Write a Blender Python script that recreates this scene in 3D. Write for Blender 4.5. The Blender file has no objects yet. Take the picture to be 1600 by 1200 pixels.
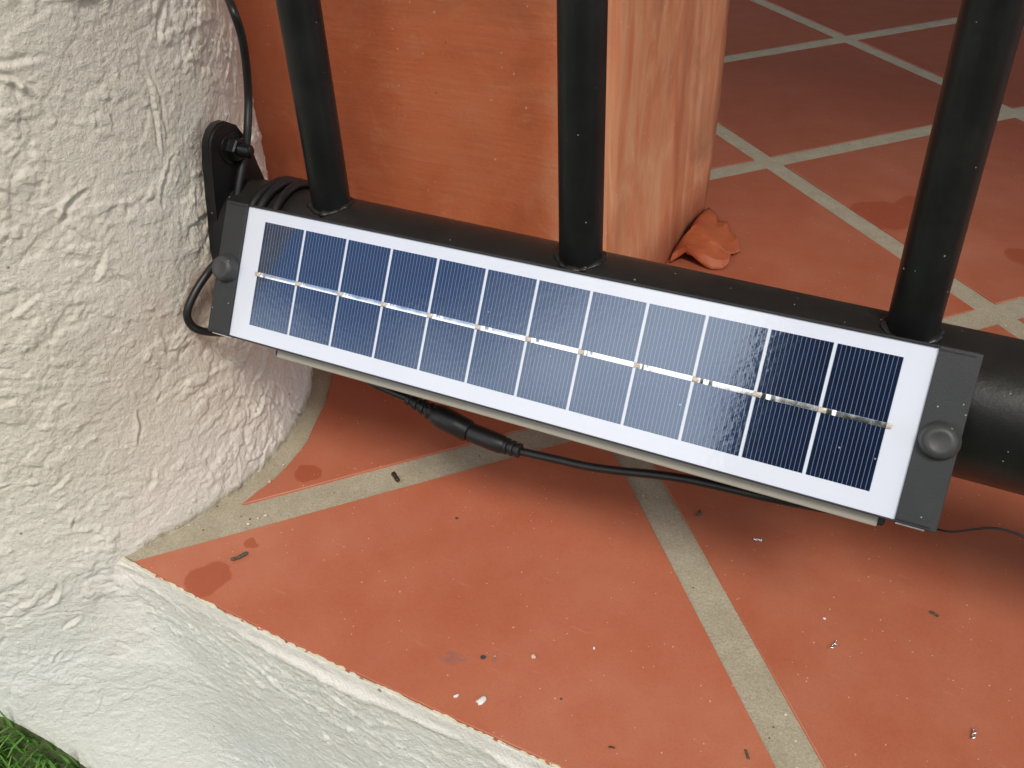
import bpy, bmesh, math, random
import numpy as np
from mathutils import Vector, Matrix
from mathutils.geometry import tessellate_polygon

random.seed(7)
rng = np.random.default_rng(11)
SC = bpy.context.scene
COL = SC.collection

# ------------------------------------------------------------------ camera
CAM_R = Matrix(((0.88484137, 0.46437025, -0.03763001),     # rows: right, down, forward
                (0.24984309, -0.5411351, -0.80296403),
                (-0.39323553, 0.7010942, -0.59483842)))
CAM_C = Vector((0.52255723, -0.30479221, 0.38394274))
CAM_F = 1483.3257                                           # focal length in pixels of a 1600 wide frame
cam_d = bpy.data.cameras.new('camera')
cam = bpy.data.objects.new('camera', cam_d)
COL.objects.link(cam)
r_, d_, f_ = CAM_R[0], CAM_R[1], CAM_R[2]
cam.matrix_world = Matrix(((r_[0], -d_[0], -f_[0], CAM_C[0]),
                           (r_[1], -d_[1], -f_[1], CAM_C[1]),
                           (r_[2], -d_[2], -f_[2], CAM_C[2]),
                           (0, 0, 0, 1)))
cam_d.sensor_width = 36.0
cam_d.lens = CAM_F / 1600 * 36.0
cam_d.clip_start = 0.01
cam_d.clip_end = 500
SC.camera = cam

# ------------------------------------------------------------------ sky, sun, exposure
SUN_EL = math.radians(52)
SUN_AZ = math.radians(36)          # from straight out of the porch (-y) towards +x
world = bpy.data.worlds.new('World')
SC.world = world
world.use_nodes = True
wn, wl = world.node_tree.nodes, world.node_tree.links
wn.clear()
w_out = wn.new('ShaderNodeOutputWorld')
w_bg = wn.new('ShaderNodeBackground')
w_sky = wn.new('ShaderNodeTexSky')
w_sky.sky_type = 'NISHITA'
w_sky.sun_disc = False
w_sky.sun_elevation = SUN_EL
w_sky.sun_rotation = math.pi - SUN_AZ
w_sky.air_density = 1.0
w_sky.dust_density = 1.0
w_bg.inputs['Strength'].default_value = 0.158
w_tc = wn.new('ShaderNodeTexCoord')
w_no = wn.new('ShaderNodeTexNoise')
w_no.inputs['Scale'].default_value = 2.1
w_no.inputs['Detail'].default_value = 2.5
w_no.inputs['Roughness'].default_value = 0.55
w_mp = wn.new('ShaderNodeMapping')
w_mp.inputs['Location'].default_value = (1.1, 0.4, 0.0)
w_mp.inputs['Scale'].default_value = (1, 1, 1.6)
w_ra = wn.new('ShaderNodeValToRGB')
w_ra.color_ramp.elements[0].position = 0.42
w_ra.color_ramp.elements[1].position = 0.62
w_mix = wn.new('ShaderNodeMix')
w_mix.data_type = 'RGBA'
w_mix.inputs['B'].default_value = (15.5, 15.2, 14.6, 1)      # sunlit cloud
wl.new(w_tc.outputs['Generated'], w_mp.inputs['Vector'])
wl.new(w_mp.outputs['Vector'], w_no.inputs['Vector'])
wl.new(w_no.outputs['Fac'], w_ra.inputs['Fac'])
wl.new(w_ra.outputs['Color'], w_mix.inputs['Factor'])
wl.new(w_sky.outputs['Color'], w_mix.inputs['A'])
wl.new(w_mix.outputs['Result'], w_bg.inputs['Color'])
wl.new(w_bg.outputs['Background'], w_out.inputs['Surface'])

sun_d = bpy.data.lights.new('sun', 'SUN')
sun_d.energy = 2.2
sun_d.angle = math.radians(15)
sun_d.color = (1.0, 0.93, 0.82)
sun = bpy.data.objects.new('sun', sun_d)
COL.objects.link(sun)
sdir = Vector((math.sin(SUN_AZ) * math.cos(SUN_EL), -math.cos(SUN_AZ) * math.cos(SUN_EL), math.sin(SUN_EL)))
sun.rotation_euler = sdir.to_track_quat('Z', 'Y').to_euler()
sun.location = sdir * 20

SC.view_settings.view_transform = 'Standard'
SC.view_settings.look = 'None'
SC.view_settings.exposure = 0.0
SC.view_settings.gamma = 1.0
SC.view_settings.use_curve_mapping = False
SC.render.engine = 'CYCLES'
SC.cycles.max_bounces = 8
SC.cycles.use_denoising = True

# ------------------------------------------------------------------ pixel rays used to place things measured in the photo
def ray(u, v):
    a, b = (u - 800) / CAM_F, (v - 600) / CAM_F
    return Vector([CAM_R[0][k] * a + CAM_R[1][k] * b + CAM_R[2][k] for k in range(3)])
def at_axis(u, v, k, val):
    d = ray(u, v)
    return CAM_C + d * ((val - CAM_C[k]) / d[k])
def atx(u, v, x): return at_axis(u, v, 0, x)
def aty(u, v, y): return at_axis(u, v, 1, y)
def atz(u, v, z=0.0): return at_axis(u, v, 2, z)
def atcyl(u, v, r):
    d = ray(u, v)
    a = d[0]**2 + d[1]**2
    b = 2 * (CAM_C[0]*d[0] + CAM_C[1]*d[1])
    c = CAM_C[0]**2 + CAM_C[1]**2 - r*r
    D = max(b*b - 4*a*c, 0)
    return CAM_C + d * ((-b - math.sqrt(D)) / (2*a))

# ------------------------------------------------------------------ object helpers
def empty(name, loc=(0, 0, 0)):
    o = bpy.data.objects.new(name, None)
    o.empty_display_size = 0.02
    o.location = loc
    COL.objects.link(o)
    return o
def tag(o, label, cat, group=None, kind=None):
    if label: o['label'] = label
    if cat: o['category'] = cat
    if group: o['group'] = group
    if kind: o['kind'] = kind
    return o
def link_mesh(name, me, mat, parent=None, smooth=True):
    o = bpy.data.objects.new(name, me)
    COL.objects.link(o)
    if mat is not None and not me.materials:
        for m in (mat if isinstance(mat, (list, tuple)) else [mat]): me.materials.append(m)
    if parent is not None: o.parent = parent
    if smooth and len(me.polygons):
        me.polygons.foreach_set('use_smooth', [True] * len(me.polygons))
    return o
def obj(name, bm, mat, parent=None, smooth=True, auto=None):
    bmesh.ops.recalc_face_normals(bm, faces=bm.faces[:])
    me = bpy.data.meshes.new(name)
    if auto is not None:
        for e in bm.edges:
            if len(e.link_faces) == 2 and e.calc_face_angle(0) > math.radians(auto): e.smooth = False
    bm.to_mesh(me); bm.free()
    return link_mesh(name, me, mat, parent, smooth)
def box(bm, x0, x1, y0, y1, z0, z1, bevel=0.0, seg=2):
    r = bmesh.ops.create_cube(bm, size=1.0)
    vs = r['verts']
    for v in vs:
        v.co = Vector(((x0+x1)/2 + v.co.x*(x1-x0), (y0+y1)/2 + v.co.y*(y1-y0), (z0+z1)/2 + v.co.z*(z1-z0)))
    if bevel > 0:
        es = list({e for v in vs for e in v.link_edges})
        bmesh.ops.bevel(bm, geom=es, offset=bevel, segments=seg, affect='EDGES', profile=0.5)
def catmull(pts, n=8):
    P = [Vector(p) for p in pts]
    P = [P[0]*2 - P[1]] + P + [P[-1]*2 - P[-2]]
    out = []
    for i in range(1, len(P)-2):
        a, b, c, d = P[i-1], P[i], P[i+1], P[i+2]
        for k in range(n):
            t = k / n
            out.append(0.5*((2*b) + (c-a)*t + (2*a-5*b+4*c-d)*t*t + (3*b-a-3*c+d)*t**3))
    out.append(P[-2])
    return out
def tube(bm, pts, rad, seg=10, caps=True):
    """sweep a circle along points; rad is a number or one per point"""
    n = len(pts)
    rad = [rad]*n if isinstance(rad, (int, float)) else rad
    rings = []
    t0 = (pts[1]-pts[0]).normalized()
    u = t0.orthogonal().normalized()
    for i in range(n):
        t = (pts[min(i+1, n-1)] - pts[max(i-1, 0)]).normalized()
        u = (u - t*u.dot(t)).normalized()
        w = t.cross(u)
        rings.append([bm.verts.new(pts[i] + (u*math.cos(a) + w*math.sin(a))*rad[i]) for a in [2*math.pi*k/seg for k in range(seg)]])
    for i in range(n-1):
        for k in range(seg):
            bm.faces.new((rings[i][k], rings[i][(k+1) % seg], rings[i+1][(k+1) % seg], rings[i+1][k]))
    if caps:
        bm.faces.new(rings[0][::-1]); bm.faces.new(rings[-1])
def lathe(bm, prof, M=Matrix.Identity(4), seg=28):
    """profile of (radius, height) turned about local z"""
    rings = []
    for (r, h) in prof:
        if r < 1e-7: rings.append([bm.verts.new(M @ Vector((0, 0, h)))])
        else: rings.append([bm.verts.new(M @ Vector((r*math.cos(a), r*math.sin(a), h))) for a in [2*math.pi*k/seg for k in range(seg)]])
    for A, B in zip(rings[:-1], rings[1:]):
        if len(A) == 1 and len(B) == 1: continue
        for k in range(seg):
            k2 = (k+1) % seg
            if len(A) == 1: bm.faces.new((A[0], B[k2], B[k]))
            elif len(B) == 1: bm.faces.new((A[k], A[k2], B[0]))
            else: bm.faces.new((A[k], A[k2], B[k2], B[k]))
def grid_mesh(name, V, mat, parent=None):
    """V: array (rows, cols, 3)"""
    R, Cn, _ = V.shape
    me = bpy.data.meshes.new(name)
    idx = np.arange(R*Cn).reshape(R, Cn)
    F = np.stack([idx[:-1, :-1], idx[:-1, 1:], idx[1:, 1:], idx[1:, :-1]], -1).reshape(-1, 4)
    me.vertices.add(R*Cn); me.vertices.foreach_set('co', V.reshape(-1).astype(np.float32))
    nF = len(F)
    me.loops.add(nF*4); me.loops.foreach_set('vertex_index', F.reshape(-1).astype(np.int32))
    me.polygons.add(nF)
    me.polygons.foreach_set('loop_start', np.arange(0, nF*4, 4, dtype=np.int32))
    me.update(calc_edges=True); me.validate()
    return link_mesh(name, me, mat, parent, True)

# ------------------------------------------------------------------ material helpers
class NT:
    def __init__(s, name):
        s.m = bpy.data.materials.new(name); s.m.use_nodes = True
        s.t = s.m.node_tree; s.n = s.t.nodes; s.l = s.t.links
        s.b = s.n['Principled BSDF']
    def node(s, typ, **kw):
        n = s.n.new(typ)
        for k, v in kw.items():
            if k in n.inputs: n.inputs[k].default_value = v
            else: setattr(n, k, v)
        return n
    def link(s, a, b): s.l.new(a, b)
    def coord(s, kind='Object', scale=(1, 1, 1), loc=(0, 0, 0), rot=(0, 0, 0)):
        c = s.node('ShaderNodeTexCoord'); m = s.node('ShaderNodeMapping')
        m.inputs['Scale'].default_value = scale; m.inputs['Location'].default_value = loc; m.inputs['Rotation'].default_value = rot
        s.link(c.outputs[kind], m.inputs['Vector']); return m.outputs['Vector']
    def pos(s, scale=(1, 1, 1)):
        g = s.node('ShaderNodeNewGeometry'); m = s.node('ShaderNodeMapping')
        m.inputs['Scale'].default_value = scale
        s.link(g.outputs['Position'], m.inputs['Vector']); return m.outputs['Vector']
    def noise(s, vec, scale, detail=4, rough=0.55, dist=0.0):
        n = s.node('ShaderNodeTexNoise'); n.inputs['Scale'].default_value = scale; n.inputs['Detail'].default_value = detail
        n.inputs['Roughness'].default_value = rough; n.inputs['Distortion'].default_value = dist
        s.link(vec, n.inputs['Vector']); return n.outputs['Fac']
    def voro(s, vec, scale, feature='F1', out='Distance', rand=1.0):
        n = s.node('ShaderNodeTexVoronoi'); n.feature = feature; n.inputs['Scale'].default_value = scale
        n.inputs['Randomness'].default_value = rand
        s.link(vec, n.inputs['Vector']); return n.outputs[out]
    def ramp(s, fac, stops):
        r = s.node('ShaderNodeValToRGB'); el = r.color_ramp.elements
        while len(el) < len(stops): el.new(0.5)
        for e, (p, c) in zip(el, stops):
            e.position = p; e.color = (c, c, c, 1) if isinstance(c, (int, float)) else (*c, 1)
        s.link(fac, r.inputs['Fac']); return r.outputs['Color']
    def mix(s, fac, a, b, mode='MIX'):
        m = s.node('ShaderNodeMix', data_type='RGBA', blend_type=mode)
        for sock, v in (('Factor', fac), ('A', a), ('B', b)):
            i = [x for x in m.inputs if x.name == sock and x.enabled][0] if sock == 'Factor' else [x for x in m.inputs if x.name == sock and x.type == 'RGBA'][0]
            if hasattr(v, 'node'): s.link(v, i)
            elif isinstance(v, (int, float)) and sock == 'Factor': i.default_value = v
            else: i.default_value = (*v, 1) if not isinstance(v, (int, float)) else (v, v, v, 1)
        return [o for o in m.outputs if o.type == 'RGBA'][0]
    def math(s, op, a, b=None, clamp=False):
        m = s.node('ShaderNodeMath', operation=op); m.use_clamp = clamp
        for k, v in ((0, a), (1, b)):
            if v is None: continue
            if hasattr(v, 'node'): s.link(v, m.inputs[k])
            else: m.inputs[k].default_value = v
        return m.outputs[0]
    def bump(s, h, strength=0.3, dist=0.001, normal=None):
        b = s.node('ShaderNodeBump'); b.inputs['Strength'].default_value = strength; b.inputs['Distance'].default_value = dist
        s.link(h, b.inputs['Height'])
        if normal is not None: s.link(normal, b.inputs['Normal'])
        return b.outputs['Normal']
    def set(s, **kw):
        for k, v in kw.items():
            i = s.b.inputs[k.replace('_', ' ')]
            if hasattr(v, 'node'): s.link(v, i)
            elif isinstance(v, (tuple, list)) and len(v) == 3 and i.type == 'RGBA': i.default_value = (*v, 1)
            else: i.default_value = v
        return s.m

def spots(t, pos, lst, soft=0.35, wob=0.004, scale=90):
    """mask with a value near 1 inside round marks (x, y, radius) lying on the floor, edges made uneven by noise"""
    nz = t.node('ShaderNodeTexNoise'); nz.inputs['Scale'].default_value = scale; nz.inputs['Detail'].default_value = 3
    t.link(pos, nz.inputs['Vector'])
    sub = t.node('ShaderNodeVectorMath', operation='SUBTRACT'); t.link(nz.outputs['Color'], sub.inputs[0]); sub.inputs[1].default_value = (.5, .5, .5)
    sc = t.node('ShaderNodeVectorMath', operation='SCALE'); t.link(sub.outputs[0], sc.inputs[0]); sc.inputs['Scale'].default_value = wob
    ad = t.node('ShaderNodeVectorMath', operation='ADD'); t.link(pos, ad.inputs[0]); t.link(sc.outputs[0], ad.inputs[1])
    acc = None
    for (x, y, r) in lst:
        d = t.node('ShaderNodeVectorMath', operation='DISTANCE'); t.link(ad.outputs[0], d.inputs[0]); d.inputs[1].default_value = (x, y, 0)
        mr = t.node('ShaderNodeMapRange'); mr.interpolation_type = 'SMOOTHSTEP'
        mr.inputs['From Min'].default_value = r*(1-soft); mr.inputs['From Max'].default_value = r
        mr.inputs['To Min'].default_value = 1; mr.inputs['To Max'].default_value = 0
        t.link(d.outputs['Value'], mr.inputs['Value'])
        acc = mr.outputs[0] if acc is None else t.math('MAXIMUM', acc, mr.outputs[0])
    return acc

def specks(t, vec, scale, size, keep):
    """sparse dots: voronoi cells of which only a share carries a dot"""
    v = t.node('ShaderNodeTexVoronoi'); v.inputs['Scale'].default_value = scale
    t.link(vec, v.inputs['Vector'])
    sep = t.node('ShaderNodeSeparateColor'); t.link(v.outputs['Color'], sep.inputs[0])
    has = t.math('LESS_THAN', sep.outputs[0], keep)
    lim = t.math('MULTIPLY', sep.outputs[1], size)
    dot = t.math('LESS_THAN', v.outputs['Distance'], lim)
    return t.math('MULTIPLY', has, dot)

def mat_tile():
    t = NT('glazed terracotta')
    P = t.pos()
    oi = t.node('ShaderNodeObjectInfo')
    big = t.noise(P, 7, 3, .5)
    mid = t.noise(P, 38, 5, .6)
    fine = t.noise(P, 420, 4, .6)
    c = t.ramp(big, [(0.3, (.385, .116, .062)), (0.55, (.42, .139, .078)), (0.75, (.445, .162, .096))])
    c = t.mix(t.ramp(mid, [(.35, 0.0), (.75, .55)]), c, (.36, .080, .036))
    c = t.mix(t.ramp(fine, [(.35, .0), (.8, .30)]), c, (.50, .16, .085))
    c = t.mix(t.ramp(t.noise(P, 1100, 2, .6), [(.50, .0), (.72, .35)]), c, (.27, .065, .03))
    hue = t.node('ShaderNodeHueSaturation'); t.link(c, hue.inputs['Color'])
    t.link(t.math('ADD', t.math('MULTIPLY', oi.outputs['Random'], .16), .92), hue.inputs['Value'])
    c = hue.outputs['Color']
    # pale dusty haze and scuffs
    haze = t.noise(P, 14, 6, .65, .8)
    c = t.mix(t.ramp(haze, [(.5, 0.0), (.8, .22)]), c, (.45, .20, .12))
    # damp marks left by drops
    wet = spots(t, P, [(0.2016, -.0783, .0135), (.1945, -.0800, .0085), (.1977, .0139, .0085), (.445, .50, .03), (.47, .53, .02), (.56, .47, .015), (.2065, -.048, .004)], .15, .013, 55)
    c = t.mix(t.math('MULTIPLY', wet, .6), c, (.30, .052, .018))
    grey = spots(t, P, [(.3463, -.0644, .0055), (.352, -.0625, .0035), (.3655, -.0555, .003)], .9, .012, 260)
    c = t.mix(t.math('MULTIPLY', grey, .55), c, (.20, .12, .13))
    pit = spots(t, P, [(.3605, -.0575, .0018), (.405, -.062, .0009), (.30, .02, .0011)], .5, .002, 300)
    c = t.mix(pit, c, (.06, .05, .05))
    # tile colour runs darker with depth into the porch, broken by noise
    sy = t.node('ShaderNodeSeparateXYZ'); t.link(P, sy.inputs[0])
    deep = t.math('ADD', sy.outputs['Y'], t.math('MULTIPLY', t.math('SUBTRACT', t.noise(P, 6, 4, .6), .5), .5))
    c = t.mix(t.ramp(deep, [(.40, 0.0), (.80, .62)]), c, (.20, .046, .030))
    # lime and dust specks
    sp = t.math('MAXIMUM', specks(t, P, 150, .075, .10), specks(t, P, 460, .22, .10))
    c = t.mix(t.math('MULTIPLY', sp, .6), c, (.70, .55, .44))
    dk = specks(t, P, 95, .05, .03)
    c = t.mix(t.math('MULTIPLY', dk, .7), c, (.10, .04, .03))
    # thin scratches
    sv = t.node('ShaderNodeMapping'); sv.inputs['Scale'].default_value = (14, 90, 1); sv.inputs['Rotation'].default_value = (0, 0, .7)
    t.link(P, sv.inputs['Vector'])
    scr = t.noise(sv.outputs['Vector'], 3.0, 2, .5)
    c = t.mix(t.ramp(scr, [(.70, 0.0), (.74, .18)]), c, (.56, .26, .18))
    rough = t.ramp(t.noise(P, 22, 5, .6), [(.3, .38), (.7, .56)])
    h = t.math('ADD', t.math('MULTIPLY', t.noise(P, 60, 3, .5), .6), t.math('MULTIPLY', fine, .12))
    return t.set(Base_Color=c, Roughness=rough, Normal=t.bump(h, .25, .0012), Specular_IOR_Level=.42)

def mat_tile_side():
    t = NT('raw terracotta edge')
    return t.set(Base_Color=(.30, .085, .045), Roughness=.8)

def mat_grout():
    t = NT('grey cement grout')
    P = t.pos()
    a = t.noise(P, 60, 5, .6); b = t.noise(P, 900, 3, .6)
    c = t.ramp(a, [(.3, (.37, .325, .235)), (.7, (.45, .405, .305))])
    c = t.mix(t.ramp(b, [(.35, .40), (.6, 0.0)]), c, (.19, .165, .125))
    c = t.mix(t.ramp(b, [(.62, 0.0), (.75, .5)]), c, (.50, .47, .40))
    c = t.mix(specks(t, P, 320, .24, .05), c, (.09, .08, .06))
    c = t.mix(specks(t, P, 260, .18, .10), c, (.70, .66, .55))
    return t.set(Base_Color=c, Roughness=.92, Normal=t.bump(t.math('ADD', b, t.noise(P, 250, 3)), .5, .0008), Specular_IOR_Level=.2)

def mat_stucco(name, warm, cool, dirt, dirt_amt):
    t = NT(name)
    P = t.pos()
    sz = t.node('ShaderNodeSeparateXYZ'); t.link(P, sz.inputs[0])
    lvl = t.math('ADD', sz.outputs['Z'], t.math('MULTIPLY', t.math('SUBTRACT', t.noise(P, 22, 4, .6), .5), .10))
    k = t.node('ShaderNodeMapRange'); k.inputs['From Min'].default_value = -.075; k.inputs['From Max'].default_value = .06
    t.link(lvl, k.inputs['Value'])
    base = t.mix(k.outputs[0], cool, warm)                     # one paint; the bluer light below the floor line is mixed into its colour
    c = t.mix(t.ramp(t.noise(P, 9, 5, .6), [(.3, 0.0), (.75, .6)]), base, (.67, .63, .57))
    c = t.mix(t.ramp(t.noise(P, 26, 6, .7, .6), [(.52, 0.0), (.8, dirt_amt)]), c, dirt)
    foot = t.math('ADD', t.math('ABSOLUTE', t.math('SUBTRACT', sz.outputs['Z'], .0005)), t.math('MULTIPLY', t.noise(P, 160, 4, .65), .009))
    rr_ = t.node('ShaderNodeVectorMath', operation='LENGTH'); fl_ = t.node('ShaderNodeVectorMath', operation='MULTIPLY'); fl_.inputs[1].default_value = (1, 1, 0)
    t.link(P, fl_.inputs[0]); t.link(fl_.outputs[0], rr_.inputs[0])
    onc = t.math('LESS_THAN', rr_.outputs['Value'], .175)
    up_ = t.math('GREATER_THAN', sz.outputs['Y'], -.075)
    gm = t.math('MULTIPLY', t.math('MULTIPLY', onc, up_), t.ramp(foot, [(.0045, .85), (.0085, 0.0)]))
    c = t.mix(gm, c, (.30, .25, .15))                          # grout smear and dirt along the foot of the column
    c = t.mix(t.math('MULTIPLY', specks(t, P, 170, .20, .035), .7), c, (.20, .15, .08))
    fine = t.noise(P, 720, 4, .7); mid = t.noise(P, 240, 4, .65)
    h = t.math('ADD', t.math('MULTIPLY', fine, .6), mid)
    return t.set(Base_Color=c, Roughness=.88, Normal=t.bump(h, .95, .0013), Specular_IOR_Level=.18)

def mat_paint_edge():
    t = NT('yellowed white edge paint')
    P = t.pos()
    n = t.noise(P, 210, 4, .6)
    c = t.ramp(n, [(.35, (.55, .47, .29)), (.6, (.63, .59, .47))])
    chips = t.noise(P, 130, 3, .6, .5)
    c = t.mix(t.ramp(chips, [(.60, 0.0), (.62, 1.0)]), c, (.38, .11, .055))
    return t.set(Base_Color=c, Roughness=.6, Normal=t.bump(n, .4, .001))

def mat_black_paint():
    t = NT('black gloss metal paint')
    P = t.pos()
    c = t.ramp(t.noise(P, 40, 4, .6), [(.3, (.006, .006, .0066)), (.75, (.011, .011, .0115))])
    dust = t.noise(P, 30, 6, .7)
    c = t.mix(t.ramp(dust, [(.5, 0.0), (.85, .06)]), c, (.16, .15, .14))
    gn = t.node('ShaderNodeNewGeometry'); gz = t.node('ShaderNodeSeparateXYZ'); t.link(gn.outputs['Normal'], gz.inputs[0])
    lay = t.math('MULTIPLY', t.ramp(gz.outputs['Z'], [(.35, 0.0), (.95, .11)]), t.ramp(t.noise(P, 34, 5, .6), [(.25, .5), (.7, 1.0)]))
    c = t.mix(lay, c, (.105, .090, .074))                      # dust lies on the upper side
    sp = t.math('MAXIMUM', specks(t, P, 210, .10, .07), specks(t, P, 480, .22, .05))
    c = t.mix(t.math('MULTIPLY', sp, .4), c, (.55, .53, .50))
    r = t.ramp(t.noise(P, 55, 5, .6), [(.3, .33), (.7, .45)])
    r = t.math('ADD', r, t.math('MULTIPLY', sp, .4))
    h = t.math('ADD', t.noise(P, 120, 4, .6), t.math('MULTIPLY', t.noise(P, 900, 2), .25))
    return t.set(Base_Color=c, Roughness=r, Normal=t.bump(h, .2, .0010), Specular_IOR_Level=.32)

def mat_plastic(name, col, rough, dusty=.5):
    t = NT(name)
    P = t.pos()
    c = t.mix(t.ramp(t.noise(P, 70, 5, .65), [(.45, 0.0), (.8, .20)]), col, tuple(min(1, x*1.9 + .01) for x in col))
    sp = t.math('MAXIMUM', specks(t, P, 260, .14, .14), specks(t, P, 620, .3, .05))
    c = t.mix(t.math('MULTIPLY', sp, dusty), c, (.55, .55, .53))
    return t.set(Base_Color=c, Roughness=rough, Normal=t.bump(t.noise(P, 1400, 2), .18, .0004), Specular_IOR_Level=.45)

def mat_cable():
    t = NT('black cable sheath')
    P = t.pos()
    c = t.mix(t.ramp(t.noise(P, 160, 3), [(.5, 0.0), (.8, .3)]), (.010, .010, .011), (.035, .034, .033))
    return t.set(Base_Color=c, Roughness=.42, Specular_IOR_Level=.45)

def ripple(t, vec, strength):
    h = t.math('ADD', t.noise(vec, 420, 2, .5), t.math('MULTIPLY', t.noise(vec, 60, 2, .5), .6))
    return t.bump(h, strength, .0006)

def mat_sheet():
    t = NT('white laminate under resin')
    P = t.pos()
    c = t.ramp(t.noise(P, 30, 3), [(.3, (.64, .675, .785)), (.7, (.67, .70, .80))])
    c = t.mix(t.math('MULTIPLY', specks(t, P, 240, .06, .06), .5), c, (.35, .33, .32))
    return t.set(Base_Color=c, Roughness=.5, Coat_Weight=1.0, Coat_Roughness=.06, Coat_IOR=1.5, Coat_Normal=ripple(t, P, .10))

def mat_cell():
    t = NT('blue polycrystalline silicon')
    O = t.coord('Object')
    P = t.pos()
    sep = t.node('ShaderNodeSeparateXYZ'); t.link(O, sep.inputs[0])
    x = t.math('ADD', t.math('MULTIPLY', sep.outputs['X'], 14/.0238), 0.5)
    fr = t.math('ABSOLUTE', t.math('SUBTRACT', t.math('FRACT', x), .5))
    line = t.math('LESS_THAN', fr, .062)
    g = t.node('ShaderNodeTexVoronoi'); g.inputs['Scale'].default_value = 230; t.link(P, g.inputs['Vector'])
    gs = t.node('ShaderNodeSeparateColor'); t.link(g.outputs['Color'], gs.inputs[0])
    c = t.mix(gs.outputs[0], (.0040, .0085, .032), (.0060, .0125, .045))
    edge = t.math('GREATER_THAN', t.math('ABSOLUTE', sep.outputs['X']), .0116)
    c = t.mix(edge, c, (.008, .018, .028))
    c = t.mix(line, c, (.17, .20, .28))
    sp = specks(t, P, 300, .13, .05)
    c = t.mix(t.math('MULTIPLY', sp, .6), c, (.5, .5, .5))
    return t.set(Base_Color=c, Roughness=.10, IOR=2.2, Specular_Tint=(.44, .60, .86), Normal=ripple(t, P, .05), Coat_Weight=1.0, Coat_Roughness=.03, Coat_IOR=1.5, Coat_Normal=ripple(t, P, .05))

def mat_ribbon():
    t = NT('tinned copper ribbon')
    P = t.pos()
    r = t.ramp(t.noise(P, 300, 3), [(.3, .10), (.7, .24)])
    return t.set(Base_Color=(.82, .81, .80), Metallic=1.0, Roughness=r, Normal=t.bump(t.noise(P, 240, 2, .5), .07, .0006))

def mat_simple(name, col, rough, metallic=0.0, nscale=200, amt=.25, bump=.2):
    t = NT(name)
    P = t.pos()
    n = t.noise(P, nscale, 4, .6)
    c = t.mix(t.ramp(n, [(.3, 0.0), (.7, 1.0)]), tuple(x*(1-amt) for x in col), tuple(min(1, x*(1+amt)) for x in col))
    return t.set(Base_Color=c, Roughness=rough, Metallic=metallic, Normal=t.bump(n, bump, .0006))

def mat_planter(kind):
    t = NT('planter terracotta ' + kind)
    P = t.pos()
    if kind == 'smooth':
        a = t.noise(P, 11, 5, .6, .4); b = t.noise(P, 3.5, 3, .5)
        brush = t.noise(t.pos((18, 18, 260)), 1.0, 4, .6)
        c = t.ramp(a, [(.28, (.46, .115, .045)), (.5, (.60, .175, .072)), (.75, (.66, .235, .115))])
        c = t.mix(t.ramp(b, [(.48, 0.0), (.75, .5)]), c, (.33, .105, .055))
        c = t.mix(t.ramp(brush, [(.5, 0.0), (.8, .10)]), c, (.58, .27, .15))
        c = t.mix(t.ramp(t.noise(P, 24, 6, .7, .8), [(.52, 0.0), (.75, .5)]), c, (.62, .29, .16))
        # salts bleach the arris, patches of the upper half are darker
        sp_ = t.node('ShaderNodeSeparateXYZ'); t.link(P, sp_.inputs[0])
        ex_ = t.math('ADD', sp_.outputs['X'], t.math('MULTIPLY', t.math('SUBTRACT', t.noise(t.pos((30, 30, 14)), 1.0, 5, .6), .5), .05))
        c = t.mix(t.ramp(t.math('MULTIPLY', ex_, 3.0), [(.80, 0.0), (.90, .6)]), c, (.68, .36, .21))
        dz_ = t.math('ADD', sp_.outputs['Z'], t.math('MULTIPLY', t.math('SUBTRACT', t.noise(P, 13, 5, .65, .6), .5), .5))
        c = t.mix(t.ramp(t.math('MULTIPLY', dz_, 2.0), [(.42, 0.0), (.75, .65)]), c, (.30, .105, .060))
        h = t.math('ADD', brush, t.math('MULTIPLY', t.noise(P, 300, 4), .6))
    else:
        st = t.noise(t.pos((34, 34, 9)), 1.0, 6, .62, 1.4)
        a = t.noise(t.pos((30, 30, 7)), 1.0, 4, .6, .6)
        c = t.ramp(st, [(.28, (.56, .165, .07)), (.48, (.64, .245, .12)), (.66, (.70, .36, .20)), (.86, (.74, .48, .31))])
        c = t.mix(t.ramp(a, [(.45, 0.0), (.75, .6)]), c, (.62, .35, .185))
        c = t.mix(t.ramp(t.noise(t.pos((16, 16, 3.2)), 1.0, 4, .6, 1.2), [(.50, 0.0), (.70, .75)]), c, (.42, .135, .065))
        c = t.mix(t.ramp(t.noise(t.pos((90, 90, 16)), 1.0, 5, .7, .8), [(.58, 0.0), (.74, .38)]), c, (.62, .42, .30))
        h = t.math('ADD', st, t.math('MULTIPLY', t.noise(P, 260, 4), .6))
    sp = t.math('MAXIMUM', specks(t, P, 130, .12, .22), specks(t, P, 330, .24, .10))
    c = t.mix(t.math('MULTIPLY', sp, .7), c, (.66, .47, .33))
    c = t.mix(t.ramp(t.noise(P, 8, 5, .65, .5), [(.55, 0.0), (.72, .55)]), c, (.22, .085, .05))
    c = t.mix(t.math('MULTIPLY', specks(t, P, 90, .10, .10), .6), c, (.12, .05, .03))
    return t.set(Base_Color=c, Roughness=.62, Normal=t.bump(h, .35, .0012), Specular_IOR_Level=.35)

def mat_leaf():
    t = NT('dry orange leaf')
    P = t.pos()
    a = t.noise(P, 45, 5, .6); v = t.noise(t.pos((60, 260, 60)), 1.0, 4, .6)
    c = t.ramp(a, [(.3, (.36, .080, .030)), (.6, (.45, .115, .042)), (.8, (.52, .17, .07))])
    c = t.mix(t.ramp(v, [(.5, 0.0), (.8, .4)]), c, (.34, .075, .03))
    return t.set(Base_Color=c, Roughness=.6, Normal=t.bump(t.math('ADD', a, v), .5, .001))

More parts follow.
